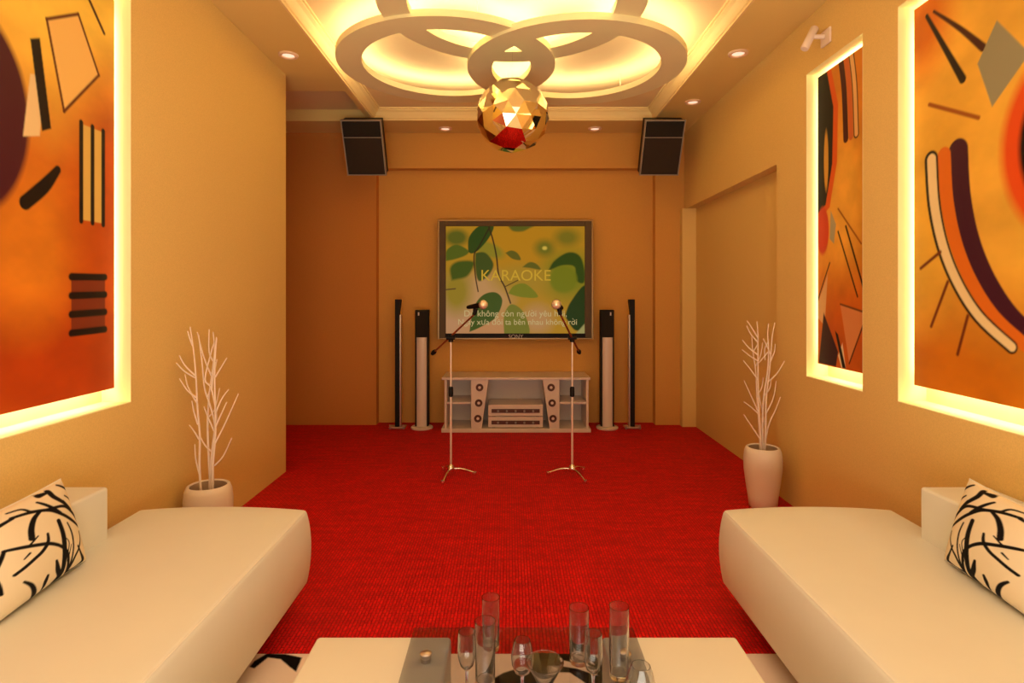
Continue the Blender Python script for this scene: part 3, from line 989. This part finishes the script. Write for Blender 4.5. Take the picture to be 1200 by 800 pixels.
# stems traced in a 100-unit tall frame: x offset and height, branch lists
def branches(c, k, specs, label, group, seed):
    rnd = random.Random(seed)
    for si, (stem, twigs) in enumerate(specs):
        t = thing('branch', (c[0], c[1], .105), label, 'branch', group)
        yo = (-.03, .03, -.012, .015, 0.0)[si % 5]
        def P3(p, extra=0):
            return (c[0] + p[0] * k, c[1] + yo * (.6 + .9 * min(1.0, p[1] / 100)) + extra, .34 + p[1] * k)
        base = (c[0] + stem[0][0] * k * .4, c[1] + yo * .6, .105)
        pts = spline([base] + [P3(p, rnd.uniform(-.006, .006)) for p in stem], 5)
        n = len(pts)
        obj('stem', tube(pts, [.0062 - .0038 * i / n for i in range(n)], 7), M['twig'], t, smooth=True)
        for tw in twigs:
            dy = rnd.uniform(-.05, .05)
            m = len(tw)
            tp = spline([P3(p, dy * i / m) for i, p in enumerate(tw)], 4)
            obj('twig', tube(tp, [.0042 - .0022 * i / len(tp) for i in range(len(tp))], 6), M['twig'], t, smooth=True)


# right vase: zoom pixels (0.2874 px each) measured from the mouth centre (187, 545)
R_ = lambda *p: [((x - 187) / 5.25, (545 - y) / 5.25) for x, y in p]
kR = 5.25 * 0.2874 * 3.43 / 681
specs_r = [
    (R_((172, 540), (170, 470), (162, 380), (158, 270), (156, 160), (152, 70), (148, 25)),
     [R_((168, 500), (140, 455), (108, 405)), R_((163, 400), (128, 370), (96, 348)), R_((160, 390), (130, 330), (96, 262)), R_((157, 262), (135, 225), (106, 185)),
      R_((156, 185), (125, 165), (90, 138)), R_((155, 160), (120, 130), (98, 100)), R_((155, 110), (125, 75), (108, 42)), R_((154, 90), (130, 50), (112, 22))]),
    (R_((180, 540), (178, 440), (172, 330), (168, 240), (158, 150), (154, 90)),
     [R_((172, 330), (186, 300), (190, 255)), R_((165, 215), (190, 170), (204, 115)), R_((160, 150), (178, 120), (182, 78))]),
    (R_((192, 540), (194, 440), (198, 340), (208, 240), (216, 150), (222, 80), (231, 30)),
     [R_((196, 400), (230, 340), (246, 270)), R_((205, 270), (240, 235), (268, 185)), R_((212, 190), (232, 150), (238, 118)), R_((214, 160), (195, 120), (182, 95))]),
    (R_((200, 540), (208, 480), (220, 430), (240, 390), (262, 335)),
     [R_((206, 490), (196, 420), (182, 330), (172, 275))]),
    (R_((186, 540), (186, 430), (190, 330), (206, 230), (210, 140), (206, 80), (210, 35)),
     [R_((190, 330), (215, 300), (222, 262)), R_((208, 150), (188, 180), (170, 205)), R_((208, 110), (196, 140), (200, 185))]),
]
branches((1.496, 3.43), kR, specs_r, 'bare whitewashed branch in the vase by the right wall', 'branches in the right vase', 3)
L_ = lambda *p: [((x - 182) / 6.4, (700 - y) / 6.4) for x, y in p]
kL = 6.4 * 0.2872 * 2.75 / 681
specs_l = [
    (L_((158, 690), (155, 600), (158, 480), (150, 370), (148, 260), (140, 150), (132, 45)),
     [L_((155, 640), (142, 580), (140, 520)), L_((156, 500), (130, 470), (104, 448)), L_((153, 440), (136, 390), (126, 345)), L_((150, 350), (110, 290), (92, 240)),
      L_((148, 330), (120, 300), (95, 250)), L_((146, 250), (105, 225), (72, 190)), L_((145, 240), (110, 200), (92, 158)), L_((138, 120), (126, 90), (118, 62))]),
    (L_((180, 690), (176, 580), (168, 450), (172, 330), (180, 230), (188, 150), (184, 70)),
     [L_((170, 420), (190, 390), (205, 305)), L_((178, 250), (150, 170), (128, 70)), L_((184, 190), (165, 150), (162, 60))]),
    (L_((204, 690), (208, 600), (214, 480), (218, 380), (216, 270), (215, 170), (222, 92)),
     [L_((212, 610), (250, 570), (288, 495)), L_((214, 520), (250, 440), (298, 322)), L_((218, 450), (240, 400), (262, 352)), L_((216, 400), (240, 340), (266, 302)),
      L_((217, 250), (245, 210), (273, 170)), L_((215, 190), (212, 130), (210, 90))]),
    (L_((196, 690), (190, 560), (200, 450), (180, 360), (160, 300), (150, 200), (134, 80)),
     [L_((192, 560), (170, 530), (150, 480)), L_((172, 340), (195, 260), (215, 180))]),
    (L_((188, 690), (200, 560), (214, 420), (196, 300), (170, 260), (190, 160), (206, 110)),
     [L_((205, 470), (182, 410), (170, 370)), L_((196, 300), (205, 220), (212, 150))]),
]
branches((-1.425, 2.75), kL, specs_l, 'bare whitewashed branch in the vase behind the left sofa', 'branches in the left vase', 5)

# ================================================================== SOFAS


def sofa(s, xin, xout, xback, label):
    """s=-1 left sofa, +1 right sofa; xin: inner edge, xout: outer edge of the seat"""
    cy, ln = 1.16, 2.30
    t = thing('sofa', (s * (xin + xout) / 2, cy, 0), label, 'sofa', 'low cream sofas along the side walls')
    cx = s * (xin + xout) / 2
    w = xout - xin
    obj('seat', rbox((cx, cy, .248), (w, ln, .296), .014, 26, (.016, .016, .015)), M['sofa'], t, smooth=True, angle=60)
    xi = s * (xin + .0045)
    zt = .396
    ye = cy + ln / 2
    pts = [(xi, cy - ln / 2 + .02, zt - .0045), (xi, ye - .010, zt - .0045)]
    obj('piping', tube(pts, .0036, 8), M['seam'], t, smooth=True)
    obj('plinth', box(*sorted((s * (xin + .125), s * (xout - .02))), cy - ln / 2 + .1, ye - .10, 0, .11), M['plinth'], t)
    xw = (abs(XL) if s < 0 else XR) - .006
    yb0, yb1 = cy - ln / 2 + .02, 2.03
    obj('backrest', rbox((s * (xback + xw) / 2, (yb0 + yb1) / 2, .345), (xw - xback, yb1 - yb0, .47), .010, 14), M['sofa'], t, smooth=True, angle=60)


sofa(-1, .805, 1.40 + .07, 1.40, 'low cream upholstered sofa along the left wall')
sofa(1, .850, 1.434 + .085, 1.434, 'low cream upholstered sofa along the right wall')

# ================================================================== CUSHIONS
STROKES = [
    [(0, 195, 9), (60, 195, 10), (130, 210, 10), (190, 245, 10), (260, 285, 10), (320, 310, 9), (380, 320, 8)],
    [(60, 190, 8), (120, 205, 9), (210, 205, 9), (270, 240, 10), (330, 285, 10), (375, 318, 10)],
    [(40, 358, 15), (45, 300, 14), (65, 240, 12), (95, 205, 9)],
    [(100, 148, 6), (140, 190, 9), (190, 240, 8)],
    [(120, 115, 14), (150, 112, 8), (158, 108, 12), (172, 145, 12), (220, 190, 10), (262, 226, 8)],
    [(205, 88, 5), (240, 110, 7), (280, 130, 9), (300, 165, 9), (330, 212, 18), (355, 270, 15), (385, 330, 12), (402, 385, 8)],
    [(230, 150, 4), (280, 175, 6), (315, 190, 7)],
    [(405, 405, 9), (418, 430, 12), (430, 462, 6)],
    [(172, 282, 12), (195, 370, 16), (205, 450, 17), (215, 540, 18), (225, 605, 16)],
    [(225, 300, 5), (255, 360, 7), (270, 430, 7), (270, 500, 7), (265, 575, 10)],
    [(-60, 390, 10), (0, 398, 12), (60, 405, 12), (120, 412, 12), (180, 435, 11), (225, 470, 12), (245, 520, 12), (262, 580, 12)],
    [(110, 348, 7), (108, 400, 10), (80, 450, 10), (40, 490, 10), (0, 528, 10), (-40, 560, 10)],
    [(330, 342, 7), (335, 380, 6), (320, 440, 7), (295, 490, 8), (270, 560, 10)],
    [(310, 428, 7), (350, 465, 10), (388, 492, 16), (372, 512, 10), (330, 545, 8), (275, 572, 6)],
    [(160, 520, 9), (180, 570, 19), (208, 605, 18), (180, 648, 9)],
    [(122, 602, 9), (118, 640, 14), (122, 675, 9)],
    [(0, 618, 9), (40, 650, 14), (78, 708, 19)],
    [(215, 390, 3), (235, 420, 4), (225, 510, 4)],
    [(252, 425, 3), (236, 520, 5)],
    [(0, 475, 4), (25, 445, 6)],
    [(0, 158, 5), (40, 160, 6), (62, 190, 7)],
    [(66, 350, 4), (28, 395, 6)],
    [(300, 265, 4), (345, 300, 6), (382, 296, 6)],
    [(215, 175, 4), (250, 215, 6)],
    [(-150, 300, 12), (-90, 250, 12), (-30, 215, 10), (0, 200, 9)],
    [(-180, 640, 12), (-120, 540, 14), (-80, 450, 10), (-60, 390, 8)],
    [(-240, 420, 12), (-180, 460, 10), (-110, 560, 14), (-90, 660, 10)],
    [(-220, 250, 10), (-190, 360, 12), (-240, 480, 10)],
    [(-330, 700, 10), (-300, 560, 14), (-290, 460, 8)],
]


def cushion(s, loc, yaw, lean, label):
    """u runs from the far edge towards the viewer, v upwards; s=-1 left, 1 right"""
    Wd, Ht, T = .46, .268, .12
    n = 150
    # map zoom pixels onto the cloth: far-bottom (435,475) far-top (240,65), towards the viewer (-,-)
    A = np.array([435.0, 475.0]); B = np.array([240.0, 65.0]); E = np.array([0.0, 780.0]); G = np.array([-50.0, 145.0])
    P = Paint(0, 1, 0, 1, n, n)
    u, v = P.X / 0.70, P.Y
    PX = (1 - u) * (1 - v) * A[0] + (1 - u) * v * B[0] + u * (1 - v) * E[0] + u * v * G[0]
    PY = (1 - u) * (1 - v) * A[1] + (1 - u) * v * B[1] + u * (1 - v) * E[1] + u * v * G[1]
    P.X, P.Y = PX, PY
    P.px = 3.4
    P.fill((240, 224, 196))
    for st in STROKES:
        P.stroke([(a, b, w_ * 1.85) for a, b, w_ in st], (8, 6, 8))
    t = thing('cushion', loc, label, 'cushion', 'black veined cushions on the sofas')

    def shape(u, v, side):
        a, b = 2 * u - 1, 2 * v - 1
        x = a * (1 - .05 * (1 - abs(b) ** 2)) ; z = b * (1 - .05 * (1 - abs(a) ** 2))
        th = T / 2 * (max(0, (1 - a * a)) * max(0, (1 - b * b))) ** .42
        return x * Wd / 2, side * th, z * Ht / 2
    R = Matrix.Rotation(yaw, 3, 'Z')
    Ln = Matrix.Rotation(-lean * s, 3, 'Y')

    def place(p):
        # local: p0 along the wall (far -> near), p1 thickness (towards room), p2 up
        q_ = Vector((-s * p[1], -p[0], p[2] + Ht / 2 * .98))
        q_ = R @ (Ln @ q_)
        return tuple(q_ + Vector(loc))
    V, F = grid_geo(n, n, lambda a, b: place(shape(a, b, 1)))
    V2, F2 = grid_geo(40, 40, lambda a, b: place(shape(a, b, -1)))
    o = len(V)
    F = [q[::-1] for q in F] if s < 0 else F
    F2 = F2 if s < 0 else [q[::-1] for q in F2]
    ob = obj('cover', (V + V2, F + [tuple(i + o for i in q) for q in F2]), M['cloth'], t, smooth=True, angle=180)
    C2 = np.concatenate([P.C.reshape(-1, 3), np.tile(np.array(lin(240, 224, 196)[:3]), (1600, 1))])
    set_paint(ob, C2)
    ring = []
    for k in range(4):
        for i in range(30):
            w = i / 30
            ring.append([(w, 0), (1, w), (1 - w, 1), (0, 1 - w)][k])
    ring.append(ring[0])
    obj('seam', tube([place(shape(a, b, 1)) for a, b in ring], .0025, 6, cap=False), M['seam'], t, smooth=True)


cushion(-1, (-1.322, 1.615, .412), math.radians(6), math.radians(-16), 'white cushion with black branch print leaning on the left sofa')
cushion(1, (1.358, 1.615, .412), math.radians(-6), math.radians(-16), 'white cushion with black branch print leaning on the right sofa')

# ================================================================== RUG
fl = lambda px, py: ((px - 597) * EYE / (py - 345), 681 * EYE / (py - 345))
P = Paint(-.925, .945, 2.0, 0.1, 480, 480)
P.fill((236, 214, 200))
P.poly([fl(*q_) for q_ in ((292, 786), (298, 779), (313, 770), (335, 771), (354, 775), (347, 792), (339, 786), (329, 777), (314, 775), (298, 788))], (8, 7, 7))
P.stroke([(*fl(648, 770), .05), (*fl(690, 780), .06), (*fl(715, 797), .07), (*fl(735, 830), .07), (*fl(740, 900), .05)], (8, 7, 7))
P.stroke([(*fl(628, 764 + 9), .05), (*fl(640, 776), .09), (*fl(652, 790), .05)], (8, 7, 7))
P.poly([fl(*q_) for q_ in ((572, 803), (590, 793), (612, 786), (622, 776), (640, 771), (655, 774), (650, 784), (676, 788), (705, 798), (722, 812), (700, 850), (640, 835), (590, 850), (560, 830))], (8, 7, 7))
P.poly([fl(*q_) for q_ in ((640, 792), (668, 793), (690, 808), (660, 826), (640, 812))], (236, 214, 200))
P.stroke([(-.6, 1.3, .06), (-.3, 1.1, .09), (0.1, 0.8, .07), (.5, .7, .05), (.9, .5, .04)], (8, 7, 7))
P.stroke([(-.7, .5, .05), (-.4, .7, .08), (-.2, .4, .05)], (8, 7, 7))
P.stroke([(.95, 1.5, .04), (.8, 1.2, .08), (.85, .8, .05)], (8, 7, 7))
rug = panel('rug', P, lambda u, v: (-.925 + 1.87 * u, 2.0 - 1.9 * v, .014), M['rugm'], None, (0, 0, -.0135))
tag(rug, 'white rug with bold black brush strokes under the glass table', 'rug')

# ================================================================== COFFEE TABLE
TH = .35
tab = thing('coffee_table', (.045, 1.0, 0.014), 'low white coffee table of two blocks bridged by smoked glass', 'coffee table')
YT = 1.532
for a, b in ((-.506, -.153), (.243, .597)):
    obj('side_block', rbox(((a + b) / 2, .93, (TH + .014) / 2), (b - a, 1.204, TH - .014), .010, 6), M['tablew'], tab, smooth=True, angle=60)
GZ = .359
obj('glass_top', box(-.253, .328, .33, 1.541, GZ, GZ + .010), M['tglass'], tab, bevel=0.002)
for a in (-.205, .285):
    for y in (1.425, .42):
        obj('standoff', lathe([(0, TH), (.011, TH), (.011, GZ), (.014, GZ + .010), (.014, GZ + .012), (.009, GZ + .015), (0, GZ + .015)], (a, y, 0), 20), M['silver'], tab, smooth=True)

# ================================================================== GLASSWARE
GT = GZ + .010
GK = 1.0185


def shell(outer, t=.0016, floor=.006):
    """closed thin-walled vessel profile from an outer profile (r, z)"""
    inner = [(max(r - t, 0), z) for r, z in outer if z > floor]
    return outer + inner[::-1] + [(0, floor)]


def tumbler(x, y, r, h, label, group='straight tumblers on the glass table'):
    x, y, r, h = x * GK, y * GK, r * GK, h * GK
    o = obj('tumbler', lathe([(0, GT), (r * .86, GT), (r * .93, GT + .003), (r, GT + h), (r - .0016, GT + h)] + [(r * .93 - .0018, GT + .014), (r * .86 - .002, GT + .011), (0, GT + .011)], (x, y, 0), 40), M['glass'], None, smooth=True)
    return tag(o, label, 'glass', group)


def stemmed(name, x, y, prof_out, label, group):
    """prof_out: bowl outer profile bottom to rim (r, z above table)"""
    x, y = x * GK, y * GK
    prof_out = [(a * GK, b * GK) for a, b in prof_out]
    t = thing(name, (x, y, GT), label, 'glass', group)
    zb = prof_out[0][1]
    fr = .031
    obj('foot', lathe([(0, 0), (fr, 0), (fr, .0015), (.010, .004), (.004, .009)] + [(.0034, .012), (0.0032, zb - .006), (.0048, zb - .001), (0, zb - .0005)], (x, y, GT), 36), M['glass'], t, smooth=True)
    inner = [(max(r - .0014, 0), z + (.003 if i == 0 else 0)) for i, (r, z) in enumerate(prof_out)]
    obj('bowl', lathe([(0, zb)] + prof_out + inner[::-1] + [(0, zb + .004)], (x, y, GT), 44), M['glass'], t, smooth=True)
    return t


gx = lambda px, d: (px - 597) * d / 681
tumbler(gx(568.5, 1.293), 1.293, .0235, .139, 'tall straight tumbler, left of the round goblet')
tumbler(gx(575, 1.42), 1.42, .0225, .126, 'straight tumbler hidden behind the left tall tumbler')
tumbler(gx(678.5, 1.368), 1.368, .0240, .129, 'straight tumbler behind the slender wine glass on the right')
tumbler(gx(725.5, 1.316), 1.316, .0230, .160, 'tallest straight tumbler at the right edge of the glass top')
flute = lambda h, r: [(.006, h * .50), (r * .72, h * .56), (r * .98, h * .68), (r, h * .78), (r * .90, h)]
stemmed('wine_glass', gx(547, 1.22), 1.22, flute(.158, .0195), 'slender wine glass at the left of the glass top', 'stemmed glasses on the glass table')
stemmed('wine_glass', gx(695, 1.20), 1.20, flute(.166, .0200), 'slender wine glass in front of the right tumbler', 'stemmed glasses on the glass table')
stemmed('goblet', gx(612, 1.20), 1.20, [(.006, .082), (.016, .088), (.0222, .104), (.0232, .120), (.019, .142), (.0165, .152)], 'round bowled goblet in the middle of the glass table', 'stemmed glasses on the glass table')
stemmed('martini_glass', gx(638.5, 1.12), 1.12, [(.004, .100), (.010, .108), (.0365, .158)], 'wide cone martini glass in the middle of the glass table', 'stemmed glasses on the glass table')
stemmed('brandy_glass', gx(751, 1.13), 1.13, [(.006, .060), (.020, .068), (.0285, .090), (.0290, .108), (.024, .130), (.0185, .144)], 'round brandy glass nearest the right edge of the glass table', 'stemmed glasses on the glass table')

# ================================================================== LIGHT


def area(name, loc, size, power, col, rot=(0, 0, 0), spread=PI):
    l = bpy.data.lights.new(name, 'AREA')
    l.shape = 'RECTANGLE'; l.size, l.size_y = size
    l.energy = power; l.color = col; l.spread = spread
    o = bpy.data.objects.new(name, l); COL.objects.link(o)
    o.location = loc; o.rotation_euler = rot
    return o


area('overhead_fill', (0.04, 0.5, 2.86), (2.0, 2.4), 19, (1.0, 0.96, 0.82))  # unseen soft fill added overhead, standing in for general room lighting
area('low_fill', (0.04, -0.8, 0.62), (2.4, 1.5), 80, (1.0, 0.97, 0.80), (PI / 2 + 0.95, 0, 0))  # fill added behind the camera, aimed up to brighten rings and ceiling

w = bpy.data.worlds.new('world'); S.world = w
w.use_nodes = True
w.node_tree.nodes['Background'].inputs['Color'].default_value = (0.02, 0.012, 0.005, 1)

# ================================================================== CAMERA
cam = bpy.data.cameras.new('camera')
cam.sensor_width = 36; cam.sensor_fit = 'HORIZONTAL'
cam.lens = 681 / 1200 * 36
cam.shift_x = 3 / 1200
cam.shift_y = -55 / 1200
cam.clip_start = 0.05
co = bpy.data.objects.new('camera', cam); COL.objects.link(co)
co.location = (0, 0, EYE); co.rotation_euler = (PI / 2, 0, 0)
S.camera = co

S.view_settings.view_transform = 'Standard'
S.view_settings.look = 'None'
S.view_settings.exposure = 0.0
cy = S.cycles
cy.use_denoising = True
cy.max_bounces = 12; cy.diffuse_bounces = 4; cy.glossy_bounces = 6; cy.transmission_bounces = 12; cy.transparent_max_bounces = 16
cy.sample_clamp_indirect = 6
cy.caustics_reflective = False; cy.caustics_refractive = False
cy.blur_glossy = 0.5
